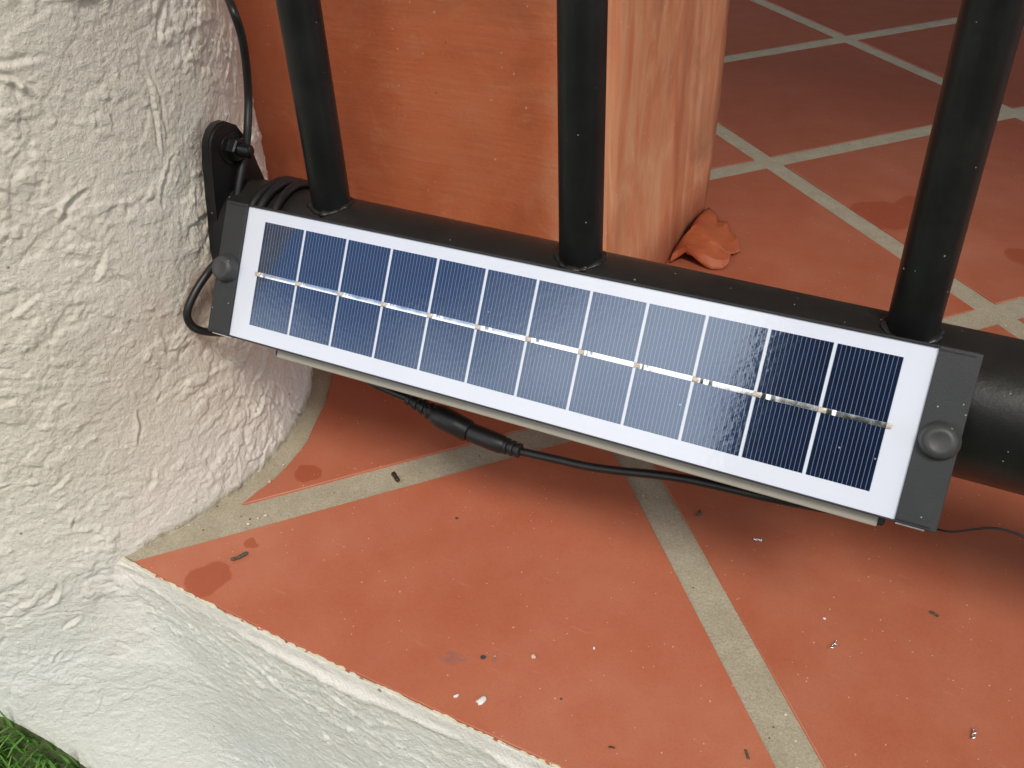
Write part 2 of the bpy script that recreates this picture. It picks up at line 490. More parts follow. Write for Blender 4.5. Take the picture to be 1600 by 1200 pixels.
def mat_grass():
    t = NT('grass blades')
    oi = t.node('ShaderNodeTexCoord')
    P = t.pos()
    c = t.ramp(t.noise(P, 55, 3, .6), [(.3, (.10, .25, .045)), (.55, (.17, .40, .075)), (.78, (.30, .42, .13))])
    return t.set(Base_Color=c, Roughness=.5, Specular_IOR_Level=.35)

def mat_soil(name='dark garden soil', col=(.06, .042, .028)):
    t = NT(name)
    P = t.pos()
    n = t.noise(P, 70, 6, .7)
    c = t.ramp(n, [(.3, tuple(x*.5 for x in col)), (.7, tuple(x*1.6 for x in col))])
    return t.set(Base_Color=c, Roughness=.95, Normal=t.bump(n, .8, .01))

def mat_lawn():
    t = NT('distant lawn')
    P = t.pos()
    n = t.noise(P, 22, 6, .7)
    c = t.ramp(n, [(.3, (.045, .075, .022)), (.7, (.11, .15, .045))])
    return t.set(Base_Color=c, Roughness=.9, Normal=t.bump(n, .8, .02))

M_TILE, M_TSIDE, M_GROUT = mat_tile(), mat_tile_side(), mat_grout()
M_COL = mat_stucco('off white stucco paint', (.725, .67, .59), (.74, .745, .735), (.52, .45, .36), .30)
M_WALL = M_COL
M_EDGE = mat_paint_edge()
M_BLACK = mat_black_paint()
M_CAP = mat_plastic('dark grey cap plastic', (.023, .0245, .027), .5)
M_KNOB = mat_plastic('dark grey rubber', (.045, .046, .048), .48)
M_FRAME = mat_plastic('black anodised frame', (.014, .013, .014), .35)
M_OPAL = mat_simple('opal grey light cover', (.31, .28, .235), .45, 0, 60, .06, .05)
M_CABLE, M_PLUG = mat_cable(), mat_plastic('black moulded plug', (.011, .011, .012), .45, .25)
M_SHEET, M_CELL, M_RIB = mat_sheet(), mat_cell(), mat_ribbon()
M_SOLDER = mat_simple('beige solder flux', (.58, .50, .42), .35, .4, 900, .2, .3)
M_SILVER = mat_simple('bare aluminium', (.80, .80, .79), .28, 1.0, 300, .05, .1)
M_PLF, M_PLS = mat_planter('smooth'), mat_planter('streaked')
M_LEAF, M_GRASS, M_SOIL, M_LAWN = mat_leaf(), mat_grass(), mat_soil(), mat_lawn()
M_NUT = mat_simple('black bolt steel', (.022, .022, .024), .26, .6, 500, .3, .25)

# ------------------------------------------------------------------ stucco relief fields
def fnoise(shape, px, sx, sy, ang=0.0, seed=0, sharp=2.0):
    """smooth random field; sx, sy feature sizes in metres along/across the rotated axes"""
    g = np.random.default_rng(seed)
    n = g.standard_normal(shape)
    fy = np.fft.fftfreq(shape[0], px)[:, None]; fx = np.fft.rfftfreq(shape[1], px)[None, :]
    a = fx*math.cos(ang) + fy*math.sin(ang); b = -fx*math.sin(ang) + fy*math.cos(ang)
    k = np.exp(-((a*sx*sharp)**2 + (b*sy*sharp)**2))
    o = np.fft.irfft2(np.fft.rfft2(n)*k, shape)
    return (o - o.mean()) / o.std()
def blur(a, px, s):
    fy = np.fft.fftfreq(a.shape[0], px)[:, None]; fx = np.fft.rfftfreq(a.shape[1], px)[None, :]
    return np.fft.irfft2(np.fft.rfft2(a)*np.exp(-2*(math.pi*s)**2*(fx*fx+fy*fy)), a.shape)
def bilinear(H, x, y):
    x = np.clip(x, 0, H.shape[1]-1.001); y = np.clip(y, 0, H.shape[0]-1.001)
    i, j = y.astype(int), x.astype(int); a, b = y-i, x-j
    return H[i, j]*(1-a)*(1-b) + H[i+1, j]*a*(1-b) + H[i, j+1]*(1-a)*b + H[i+1, j+1]*a*b
def strokes(shape, px, n, seed, ang_fn, depth, wid, length):
    """knife strokes: shallow furrows, each with one sharp raised lip"""
    g = np.random.default_rng(seed)
    H = np.zeros(shape)
    R = int(wid[1]*5/px) + 2
    for _ in range(n):
        x, y = g.uniform(0, shape[1]), g.uniform(0, shape[0])
        a = ang_fn(x*px, y*px, g)
        L = g.uniform(*length)/px; w = g.uniform(*wid)/px; d = g.uniform(*depth); cur = g.normal(0, .018)
        side = 1 if g.random() < .5 else -1
        st = max(w*.45, 1.0); m = max(int(L/st), 3)
        for q in range(m):
            a += cur*st*.5 + g.normal(0, .10)
            x += math.cos(a)*st; y += math.sin(a)*st
            f = math.sin(math.pi*(q+.5)/m)**.6
            ww = w*(.6+.5*f)
            rr = int(ww*3.2)+2
            i0, j0 = int(y), int(x)
            if i0-rr < 0 or j0-rr < 0 or i0+rr+1 >= shape[0] or j0+rr+1 >= shape[1]: continue
            yy, xx = np.mgrid[i0-rr:i0+rr+1, j0-rr:j0+rr+1]
            u = (xx-x)*math.cos(a) + (yy-y)*math.sin(a); v = -(xx-x)*math.sin(a) + (yy-y)*math.cos(a)
            along = np.exp(-(u/(st*.9))**2)
            prof = -np.exp(-(v/(ww*.5))**2) + .75*np.exp(-((v-side*ww*1.05)/(ww*.55))**2)
            H[i0-rr:i0+rr+1, j0-rr:j0+rr+1] += along*prof*d*f*.62
    return H
PX = 0.0008
def stucco_field(w, h, seed, kind):
    shape = (int(h/PX)+4, int(w/PX)+4)
    if kind == 'column':
        # overlapping knife smears: each layer is a thin flat-topped skin with a crisp torn edge
        H = np.zeros(shape)
        for k, (sx_, sy_, an, thr, hgt) in enumerate(((.016, .007, .5, .15, .00050), (.009, .0055, 1.3, .45, .00050), (.013, .0045, -.35, .75, .00055), (.006, .0035, .9, 1.1, .00032), (.004, .003, .2, 1.5, .00036))):
            n = fnoise(shape, PX, sx_, sy_, an, seed+k) + .16*fnoise(shape, PX, .0028, .0022, an, seed+50+k)
            hgt *= 1.15
            e = 1/(1+np.exp(-14*(n-thr)))
            H = H + e*hgt*(1 + .30*fnoise(shape, PX, .02, .02, 0, seed+60+k))
            H = H - .55*hgt*np.exp(-((n-thr+.28)/.16)**2)             # furrow dragged along the foot of the edge
        cover = 1/(1+np.exp(-2.5*(fnoise(shape, PX, .035, .03, 0, seed+40)+.2)))
        low = fnoise(shape, PX, .05, .04, 0, seed+30)
        grain = fnoise(shape, PX, .0013, .0013, 0, seed+31)
        bumps = np.maximum(fnoise(shape, PX, .0017, .0017, 0, seed+33)-1.7, 0)
        def ang(x, y, g):
            z = y - .32
            if z < .09: return g.normal(.5, .45) if g.random() < .75 else g.uniform(0, 3.1)
            return g.uniform(0, 3.14) if g.random() < .38 else g.normal(1.5, .3)
        S = strokes(shape, PX, 560, seed+5, ang, (.0007, .0021), (.0008, .0024), (.008, .042))
        return H*(.32+.68*cover) + low*.0005 + grain*.00005 + bumps*.0006 + S
    H = np.zeros(shape)
    for k, (sx_, sy_, an, thr, hgt) in enumerate(((.010, .005, -.25, .4, .00026), (.006, .003, .2, .8, .00030), (.012, .0028, -.35, 1.0, .00034))):
        n = fnoise(shape, PX, sx_, sy_, an, seed+k) + .35*fnoise(shape, PX, .0026, .002, an, seed+50+k)
        H = H + hgt/(1+np.exp(-7*(n-thr))) - .4*hgt*np.exp(-((n-thr+.3)/.18)**2)
    cover = 1/(1+np.exp(-3*fnoise(shape, PX, .04, .03, 0, seed+40)))
    bumps = np.maximum(fnoise(shape, PX, .0018, .0014, 0, seed+33)-1.6, 0)
    S = strokes(shape, PX, 420, seed+5, lambda x, y, g: g.normal(-.25, .5), (.0002, .0007), (.0008, .0020), (.006, .030))
    return H*.95*(.4+.6*cover) + bumps*.0005 + fnoise(shape, PX, .06, .04, 0, seed+30)*.0004 + fnoise(shape, PX, .0012, .0012, 0, seed+31)*.00005 + S

# ------------------------------------------------------------------ round stucco column
RC = 0.1635
def col_radius(z):
    r = np.full_like(z, RC)
    r += .0048*np.exp(-((np.maximum(z, 0))/.035)**2)*(z >= 0) + .0048*(z < 0)
    lo = np.maximum(-z - .05, 0)
    return r + 1.75*lo**2
th = np.concatenate([np.radians(np.arange(-140, 72, .26)), np.radians(np.arange(72, 220.1, 4))])
th[-1] = th[0] + 2*math.pi
zz = np.concatenate([np.arange(-.24, -.22, .004), np.arange(-.22, .42, .00085), np.arange(.42, 2.36, .03)])
T, Zc = np.meshgrid(th, zz)
HC = stucco_field(RC*2*math.pi + .02, .80, 100, 'column')
arc = (T - th[0])*RC
disp = bilinear(HC, arc/PX, (Zc + .30)/PX)
soften = 1 - .55*np.clip((-Zc-.02)/.06, 0, 1)               # the plaster is rubbed smoother below the floor line
disp = np.where(Zc < .43, disp*soften, 0)
def edge_y(x): return -.0931 + .0085*np.exp(-(np.maximum(x, .14)-.14)/.085)      # the wall front swings in a little towards the column
def hollow_k(z): return .004 + .042*np.clip((-z-.006)/.07, 0, 1)
def front_d(x, y, z):                                       # distance outside the plaster, column and wall run together in a soft hollow
    dc = np.hypot(x, y) - col_radius(np.minimum(z, 0)); dw_ = edge_y(x) - .0027 - y
    k = hollow_k(z); h = np.maximum(k - np.abs(dc-dw_), 0)/k
    return np.minimum(dc, dw_) - h*h*k*.25
Rb = col_radius(Zc)
lo_, hi_ = Rb.copy(), np.full_like(Rb, .30)
for _ in range(24):
    mid_ = (lo_+hi_)/2
    ins = front_d(mid_*np.cos(T), mid_*np.sin(T), Zc) < 0
    lo_ = np.where(ins, mid_, lo_); hi_ = np.where(ins, hi_, mid_)
Rh = np.where((Zc < -.0035) & (np.sin(T) < 0), lo_, Rb)
xh = Rh*np.cos(T)
Rr = Rh + disp - .006*np.clip((xh-.150)/.03, 0, 1)*(Zc < -.0035)
Rr = np.where((xh > .19) & (Zc < -.0035), np.minimum(Rr, Rb-.004), Rr)
column = grid_mesh('stucco_column', np.stack([Rr*np.cos(T), Rr*np.sin(T), Zc], -1), M_COL)
tag(column, 'round warm white column with rough trowelled stucco', 'column')

# ------------------------------------------------------------------ low stucco wall carrying the patio edge
YE = -0.0932                                                # outer edge of the tiled floor
xs = np.concatenate([np.arange(.096, .62, .0012), np.arange(.62, 2.6, .02)])
prof = [(.0040, -.0045), (.0012, -.0030), (-.0006, -.0014), (-.0013, -.0012), (-.0018, -.0018), (-.0021, -.0036), (-.0023, -.0065), (-.0025, -.0095)]
py = [p[0] for p in prof]; pz = [p[1] for p in prof]
down = np.arange(-.0107, -.30, -.0012)
py = np.array(py + list(-.0027 + 0*down)); pz = np.array(pz + list(down))
Xg, Sg = np.meshgrid(xs, np.arange(len(py)))
Yg, Zg = py[Sg] + edge_y(Xg), pz[Sg]
HW = stucco_field(2.6, .34, 300, 'wall')
dw = bilinear(HW, (Xg-.118)/PX, (Zg+.32)/PX)
fade = np.clip((-Zg-.009)/.006, 0, 1)
wav = bilinear(fnoise((8, 3400), PX, .03, .03, 0, 77), (Xg-.118)/PX, 2+0*Xg)
wav2 = bilinear(fnoise((8, 3400), PX, .004, .004, 0, 78), (Xg-.118)/PX, 2+0*Xg)
bulge = .0007*np.exp(-((Zg+.0125)/.0025)**2)
Yg = Yg - dw*fade*1.1 - bulge*(1+.5*wav) - .0004*wav - .00025*wav2*(Zg > -.004) - .04*np.maximum(-Zg-.09, 0)**1.5
# the plaster runs round from the column into the wall in the same soft hollow
lo_, hi_ = np.full_like(Yg, -.40), Yg.copy()
for _ in range(24):
    mid_ = (lo_+hi_)/2
    ins = front_d(Xg, mid_, Zg) < 0
    hi_ = np.where(ins, mid_, hi_); lo_ = np.where(ins, lo_, mid_)
Yn = (lo_+hi_)/2
deep = np.clip((-Zg-.0035)/.004, 0, 1)
Yg = np.where(Yn < edge_y(Xg)-.0027-1e-5, Yg + (Yn - (edge_y(Xg)-.0027))*deep, Yg)
Yg = Yg + .007*np.clip((.158-Xg)/.035, 0, 1)*deep
wall = empty('patio_wall', (0, 0, 0))
grid_mesh('stucco_face', np.stack([Xg, Yg, Zg], -1), M_WALL, wall)
tag(wall, 'low white stucco wall under the tiled patio edge', 'wall')
# yellowed paint line that wraps over the tile edge, chipped along its length
ex = np.arange(.146, .62, .0008)
ew = bilinear(fnoise((8, 900), PX, .006, .006, 0, 79), (ex-.146)/PX, 2+0*ex)
ew2 = bilinear(fnoise((8, 900), PX, .0022, .0022, 0, 80), (ex-.146)/PX, 2+0*ex)
ey = edge_y(ex)
chip = ((ew + .8*ew2) < -.9)
in_y = np.where(chip, -.0019, -.0013 + .00025*ew + .00025*ew2) + ey
rows = []
for f, z in ((0, .00020), (.6, .00035), (1.0, .00005)):
    rows.append(np.stack([ex, in_y*(1-f) + (ey-.0018)*f, np.full_like(ex, z)], -1))
rows.append(np.stack([ex, ey-.0019 - .0002*np.abs(ew2), np.full_like(ex, -.0007)], -1))
grid_mesh('edge_paint', np.stack(rows, 0), M_EDGE, wall)
bm = bmesh.new(); box(bm, .14, 2.6, -.0810, -.05, -.30, -.0120)
obj('wall_core', bm, M_WALL, wall, smooth=False)

# ------------------------------------------------------------------ tiled patio floor: grout bed and separate tiles
floor = empty('patio_floor'); tag(floor, None, None, kind='structure')
bm = bmesh.new()
bx_ = [-1.2] + list(np.linspace(.135, .60, 30)) + [2.6]
fr_ = [bm.verts.new((x_, -.083 if x_ < 0 else float(edge_y(x_)) + .0002, -.0014)) for x_ in bx_]
bk_ = [bm.verts.new((x_, 2.9, -.0014)) for x_ in bx_]
for k in range(len(bx_)-1): bm.faces.new((fr_[k], fr_[k+1], bk_[k+1], bk_[k]))
obj('grout_bed', bm, M_GROUT, floor, smooth=False)
GO = Vector((.30887, .98816)); EI = Vector((-.66690, -.745146)); EJ = Vector((.745146, -.66690))
def cutline(n, c, flip):                                     # keep n.p <= c (flip False) or >= c
    return (n, c, flip)
def clip(poly, n, c, keep_less):
    out = []
    for k in range(len(poly)):
        a, b = poly[k], poly[(k+1) % len(poly)]
        da, db = a.dot(n)-c, b.dot(n)-c
        if not keep_less: da, db = -da, -db
        if da <= 0: out.append(a)
        if (da < 0 < db) or (db < 0 < da): out.append(a + (b-a)*(da/(da-db)))
    return out
def i_line(i):                                               # grout line across EI; line 2 was laid a little askew
    if i == 2: n = (EI - EJ*.115).normalized(); p = GO + EI*.6105 + EJ*.625; return n, p.dot(n), .0101
    c = {0: 0.0, 1: .2975, 3: .955}.get(i, .2995*i)
    return EI, GO.dot(EI) + c, .0095
JC = {-2: -.595, -1: -.295, 0: .004, 1: .2912, 2: .5902, 3: .892}
def j_line(j):
    c = JC.get(j, .298*j - .005)
    return EJ, GO.dot(EJ) + c, .0114 if j != 0 else .0125
def ring_cut(poly, R):
    P = []
    for k in range(len(poly)):
        a, b = poly[k], poly[(k+1) % len(poly)]
        m = max(1, int((b-a).length/.003))
        for q in range(m): P.append(a + (b-a)*(q/m))
    ins = [p.length < R for p in P]
    if not any(ins): return poly
    if all(ins): return []
    n = len(P)
    s = next(k for k in range(n) if not ins[k] and ins[(k+1) % n])
    P = P[s+1:] + P[:s+1]; ins = ins[s+1:] + ins[:s+1]      # starts with the first inside point
    k = 0
    while ins[k]: k += 1
    a0 = math.atan2(P[0].y, P[0].x); a1 = math.atan2(P[k-1].y, P[k-1].x)
    if any(ins[k:]): return poly
    arcp = []
    for q in range(26):
        a = a0 + (a1-a0)*q/25
        rr = R + .0010*math.sin(a*13) + .0005*math.sin(a*31+1)
        arcp.append(Vector((rr*math.cos(a), rr*math.sin(a))))
    return arcp + P[k:]
def simplify(poly):
    out = []
    n = len(poly)
    for k in range(n):
        a, b, c = (out[-1] if out else poly[k-1]), poly[k], poly[(k+1) % n]
        if (b-a).length < 1e-5: continue
        if abs((b-a).normalized().cross((c-b).normalized() if (c-b).length > 1e-9 else (b-a).normalized())) > .004: out.append(b)
    return out
def tile_mesh(poly, bev=.0006, top=0.0, jig=True):
    bm = bmesh.new()
    n = len(poly)
    cx = sum((p for p in poly), Vector((0, 0)))/n
    def inset(d):
        out = []
        for k in range(n):
            a, b, c = poly[k-1], poly[k], poly[(k+1) % n]
            e1 = (b-a); e2 = (c-b)
            if e1.length < 1e-9 or e2.length < 1e-9: out.append(b); continue
            n1 = Vector((-e1.y, e1.x)).normalized(); n2 = Vector((-e2.y, e2.x)).normalized()
            m = (n1+n2)
            m = m.normalized() if m.length > 1e-6 else n1
            out.append(b + m*min(d/max(m.dot(n1), .35), d*2.5))
        return out
    tilt = (random.uniform(-.0012, .0012), random.uniform(-.0012, .0012))
    def zt(p): return top + (p.x-cx.x)*tilt[0] + (p.y-cx.y)*tilt[1]
    lo = [bm.verts.new((p.x, p.y, -.006)) for p in poly]
    r0 = [bm.verts.new((p.x, p.y, zt(p)-bev)) for p in poly]
    p1 = inset(bev*.35); r1 = [bm.verts.new((p.x, p.y, zt(p)-bev*.35)) for p in p1]
    p2 = inset(bev*1.1); r2 = [bm.verts.new((p.x, p.y, zt(p))) for p in p2]
    for A, B in ((lo, r0), (r0, r1), (r1, r2)):
        for k in range(n):
            bm.faces.new((A[k], A[(k+1) % n], B[(k+1) % n], B[k]))
    if n <= 6: bm.faces.new(r2)
    else:
        for tri in tessellate_polygon([[v.co.copy() for v in r2]]):
            try: bm.faces.new([r2[q] for q in tri])
            except ValueError: pass
    return bm
n_t = 0
for i in range(-6, 9):
    for j in range(-7, 9):
        poly = [Vector((-1.2, YE)), Vector((.10, YE))] + [Vector((x_, edge_y(x_)-.0009)) for x_ in np.linspace(.13, .60, 40)] + [Vector((2.6, edge_y(2.6)-.0009)), Vector((2.6, 2.9)), Vector((-1.2, 2.9))]
        for (n, c, h), less in ((i_line(i), False), (i_line(i+1), True), (j_line(j), False), (j_line(j+1), True)):
            if len(poly) < 3: break
            poly = clip(poly, n, c + (h if not less else -h), less)
        if len(poly) < 3: continue
        area = abs(sum(poly[k].x*poly[(k+1) % len(poly)].y - poly[(k+1) % len(poly)].x*poly[k].y for k in range(len(poly))))/2
        if area < 2e-5: continue
        poly = ring_cut(poly, .1695 if j == 2 else .1815)
        if len(poly) < 3: continue
        cen = sum((p for p in poly), Vector((0, 0)))/len(poly)
        if cen.length < .17: continue
        s = sum(poly[k].x*poly[(k+1) % len(poly)].y - poly[(k+1) % len(poly)].x*poly[k].y for k in range(len(poly)))
        if s < 0: poly = poly[::-1]
        poly = simplify(poly)
        if len(poly) < 3: continue
        tb = tile_mesh(poly)
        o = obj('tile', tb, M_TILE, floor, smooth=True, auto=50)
        for pg in o.data.polygons:
            if pg.normal.z > .97: pg.use_smooth = False
        n_t += 1

# ------------------------------------------------------------------ garden ground in front
def ground_z(x, y):
    m = np.clip((.188 - x)/.125, 0, 1)
    m = m*m*(3-2*m)
    return -.212 + .114*m + .006*np.sin(x*31+1)*np.sin(y*27) - .02*np.clip((x-.2)/.4, 0, 1)
gx = np.concatenate([np.array([-120, -30, -8, -3, -1.5, -.9]), np.arange(-.6, 1.2, .02), np.array([1.5, 2.6, 6, 20, 120])])
gy = np.concatenate([np.array([-200, -60, -20, -8, -4, -2.5, -1.6]), np.arange(-1.2, -.04, .02), np.array([.3, 3.2, 8, 30, 120])])
GX, GY = np.meshgrid(gx, gy)
ground = grid_mesh('garden_ground', np.stack([GX, GY, ground_z(GX, GY)], -1), M_LAWN)
tag(ground, None, None, kind='structure')
# grass: separate blades round the foot of the column and wall
nb = 26000
bx = rng.uniform(-.55, 1.0, nb); by = rng.uniform(-.75, -.095, nb)
dense = 9000
bx[:dense] = rng.uniform(-.12, .22, dense); by[:dense] = rng.uniform(-.36, -.12, dense)
rad = np.hypot(bx, by)
bz = ground_z(bx, by)
lim = col_radius(bz + .01) + .004
ok = (rad > lim) & ((by < -.102) | (bx < .12))
bx, by, bz = bx[ok], by[ok], bz[ok]
n = len(bx)
ht = rng.uniform(.010, .030, n)*(1 + .5*rng.random(n)); wd = rng.uniform(.0011, .0026, n)
an = rng.uniform(0, 2*math.pi, n); ln = rng.uniform(.1, .95, n)
dx, dy = np.cos(an), np.sin(an)
near = (np.hypot(bx, by) < col_radius(bz) + .03)
ox, oy = bx/np.maximum(np.hypot(bx, by), 1e-6), by/np.maximum(np.hypot(bx, by), 1e-6)
dx = np.where(near, .35*dx + ox, dx); dy = np.where(near, .35*dy + oy, dy)
nl = np.hypot(dx, dy); dx /= nl; dy /= nl
sx, sy = -dy, dx
def pt(w, t):
    b = ln*ht*t*t
    return np.stack([bx + dx*b + sx*wd*w, by + dy*b + sy*wd*w, bz - .002 + ht*t*(1-.35*ln*t)], -1)
V = np.stack([pt(-.5, 0), pt(.5, 0), pt(.42, .45), pt(-.42, .45), pt(.25, .8), pt(-.25, .8), pt(0, 1)], 1)
Fq = np.array([[0, 1, 2, 3], [3, 2, 4, 5]]); Ft = np.array([[5, 4, 6]])
me = bpy.data.meshes.new('grass')
off = (np.arange(n)*7)[:, None]
faces = [tuple(q) for q in (off[:, None] + Fq[None]).reshape(-1, 4)] + [tuple(q) for q in (off[:, None] + Ft[None]).reshape(-1, 3)]
me.from_pydata(V.reshape(-1, 3).tolist(), [], faces)
grass = link_mesh('grass', me, M_GRASS)
tag(grass, 'short green grass growing at the foot of the column', 'grass', kind='stuff')

# ------------------------------------------------------------------ gate: thick bottom rail, three round bars, pivot plate
YR, ZR, RR, RB = .037, .148, .0291, .0097
gate = empty('metal_gate', (.172, YR, ZR))
tag(gate, 'black painted tubular metal gate standing over the patio edge', 'gate')
G = Matrix.Translation((-.172, -YR, -ZR))
def gobj(name, bm, mat, auto=None, label=None):
    bmesh.ops.transform(bm, matrix=G, verts=bm.verts[:])
    o = obj(name, bm, mat, gate, auto=auto)
    if label: o['label'] = label
    return o
bm = bmesh.new(); tube(bm, [Vector((x, YR, ZR)) for x in np.linspace(.172, 1.35, 24)], RR, 56)
gobj('bottom_rail', bm, M_BLACK, 40)
BARS = [.2318, .3690, .5097]
BARS += [.5097 + .1385*k for k in range(1, 6)]
for xb in BARS:
    bm = bmesh.new(); tube(bm, [Vector((xb, YR, z)) for z in np.linspace(ZR + RR*.55, 1.05, 14)], RB, 36)
    gobj('bar', bm, M_BLACK, 40)
    bm = bmesh.new()                                        # lumpy weld bead following the saddle of the joint
    rings, ns, nt = [], 72, 8
    ph = random.uniform(0, 6)
    for k in range(ns):
        a = 2*math.pi*k/ns
        rbd = .0013*(1 + .30*math.sin(5*a+ph) + .22*math.sin(11*a+2*ph) + .15*math.sin(17*a))
        rr = RB + .0004
        px_, py_ = rr*math.cos(a), rr*math.sin(a)
        zs = math.sqrt(max(RR*RR - py_*py_, 0))
        ring = []
        for q in range(nt):
            b = 2*math.pi*q/nt
            e = rr + rbd*1.15*math.cos(b)
            yy = e*math.sin(a)
            ring.append(bm.verts.new((xb + e*math.cos(a), YR + yy, ZR + math.sqrt(max(RR*RR - yy*yy, 0)) + rbd*.8*math.sin(b))))
        rings.append(ring)
    for k in range(ns):
        for q in range(nt):
            bm.faces.new((rings[k][q], rings[k][(q+1) % nt], rings[(k+1) % ns][(q+1) % nt], rings[(k+1) % ns][q]))
    gobj('weld_bead', bm, M_BLACK)
bm = bmesh.new(); tube(bm, [Vector((x, YR, 1.07)) for x in np.linspace(.172, 1.35, 6)], .022, 32)
gobj('top_rail', bm, M_BLACK, 40)
# pivot plate: an upright teardrop bolted to the column, widening down to the end of the rail
ol = [(.0352, .2112), (.0300, .2117), (.0255, .2098), (.0218, .2060), (.0200, .2010), (.0192, .1950), (.0178, .1870), (.0162, .1790),
      (.0142, .1680), (.0118, .1570), (.0100, .1480), (.0092, .1400), (.0130, .1280), (.0220, .1195), (.0370, .1178), (.0520, .1195),
      (.0620, .1280), (.0660, .1400), (.0650, .1500), (.0600, .1585), (.0545, .1690), (.0500, .1810), (.0485, .1920), (.0462, .2000), (.0425, .2065)]
bm = bmesh.new()
x1, x0 = .1740, .1675
fr = [bm.verts.new((x1, y, z)) for y, z in ol]; bk = [bm.verts.new((x0, y, z)) for y, z in ol]
bm.faces.new(fr); bm.faces.new(bk[::-1])
for k in range(len(ol)): bm.faces.new((fr[k], bk[k], bk[(k+1) % len(ol)], fr[(k+1) % len(ol)]))
es = [e for e in bm.edges if abs(e.verts[0].co.x - e.verts[1].co.x) < 1e-6]
bmesh.ops.bevel(bm, geom=es, offset=.0012, segments=3, affect='EDGES')
gobj('pivot_plate', bm, M_BLACK, 35)
bm = bmesh.new()                                            # web between plate and rail
MX = Matrix.Translation((.1735, .0350, .1970)) @ Matrix.Rotation(math.radians(90), 4, 'Y')
lathe(bm, [(0, 0), (.0082, 0), (.0084, .0006), (.0082, .0014), (.0050, .0016)], MX, 30)
gobj('washer', bm, M_NUT, 40)
bm = bmesh.new()
lathe(bm, [(0, .0012), (.0056, .0012), (.0062, .0018), (.0062, .0062), (.0054, .0070), (.0034, .0070)], MX @ Matrix.Rotation(.3, 4, 'Z'), 6)
gobj('hex_nut', bm, M_NUT, 25)
bm = bmesh.new()
pr = [(.0034, .004)]
for k in range(7): pr += [(.0035, .0068 + k*.0009), (.0030, .0068 + k*.0009 + .00045)]
pr += [(.0026, .0131), (0, .0132)]
lathe(bm, pr, MX, 20)
gobj('bolt_stud', bm, M_NUT, 60)
bm = bmesh.new(); tube(bm, [Vector((.150, .0350, .1970)), Vector((.169, .0350, .1970))], .0060, 20)
gobj('anchor_sleeve', bm, M_NUT, 40)

# ------------------------------------------------------------------ solar light hung on the rail
P_TL = Vector((.18505, .01435, .17890)); P_TR = Vector((.53590, .01680, .18410)); P_BR = Vector((.53700, -.01770, .12710)); P_BL = Vector((.18620, -.02020, .12200))
e1 = (P_TR - P_TL).normalized(); e2 = ((P_BL - P_TL) + (P_BR - P_TR)).normalized()
e2 = (e2 - e1*e2.dot(e1)).normalized()
nrm = e1.cross(-e2).normalized()
LP, WP = .3508, .0666
light = empty('solar_light')
light.matrix_world = Matrix(((e1.x, -e2.x, nrm.x, P_TL.x), (e1.y, -e2.y, nrm.y, P_TL.y), (e1.z, -e2.z, nrm.z, P_TL.z), (0, 0, 0, 1)))
tag(light, 'slim solar panel light with dark end caps fixed to the gate rail', 'solar light')
# local frame: x along the panel, y = up the panel (0 at top edge, -WP at bottom), z = out of the face
bm = bmesh.new(); box(bm, .0016, LP-.0016, -WP+.0004, -.0004, -.0055, -.0007, .0004)
obj('back_frame', bm, M_FRAME, light, smooth=False)
for (ya, yb) in ((-.00070, .0004), (-WP-.0002, -WP+.00030)):
    bm = bmesh.new(); box(bm, .0012, LP-.0014, ya, yb, -.0045, .0011, .0003)
    obj('frame_lip', bm, M_FRAME, light, smooth=False)
bm = bmesh.new(); box(bm, .0134, .3363, -WP+.00045, -.0008, -.0009, 0, 0)
obj('backing_sheet', bm, M_SHEET, light, smooth=False)
CW, GAP = .0238, .00132
cx0 = .0251
cell_me = None
def strip(bm, x0, x1, y0, y1, z, n=1, amp=0):
    rows = []
    for k in range(n+1):
        x = x0 + (x1-x0)*k/n
        dz = amp*math.exp(-((k/n-.13)/.10)**2)*math.sin(k*1.7)
        rows.append((bm.verts.new((x, y0, z+dz)), bm.verts.new((x, (y0+y1)/2, z+dz+.00008)), bm.verts.new((x, y1, z+dz))))
    for a, b in zip(rows[:-1], rows[1:]):
        bm.faces.new((a[0], b[0], b[1], a[1])); bm.faces.new((a[1], b[1], b[2], a[2]))
YB = -.0326
for k in range(12):
    xa = cx0 + k*(CW + GAP)
    if cell_me is None:
        bm = bmesh.new(); box(bm, -CW/2, CW/2, -.0517/2, .0517/2, 0, .00022, 0)
        o = obj('cell', bm, M_CELL, light, smooth=False); cell_me = o.data
    else:
        o = bpy.data.objects.new('cell', cell_me); COL.objects.link(o); o.parent = light
    o.location = (xa + CW/2, -.03245, .00002)
    bm = bmesh.new(); strip(bm, xa + .0012, xa + CW + .0004, YB-.00105, YB+.00105, .00046, 24, random.uniform(.00012, .00022))
    r = obj('busbar_ribbon', bm, M_RIB, light)
    bm = bmesh.new(); box(bm, xa-.0011, xa + .0019, YB-.0010, YB+.0010, .0003, .00072, .00025)
    obj('solder_joint', bm, M_SOLDER, light)
bm = bmesh.new(); box(bm, cx0 + 12*(CW+GAP) - GAP, cx0 + 12*(CW+GAP) + .0005, YB-.0010, YB+.0010, .0003, .00072, .00025)
obj('solder_joint', bm, M_SOLDER, light)
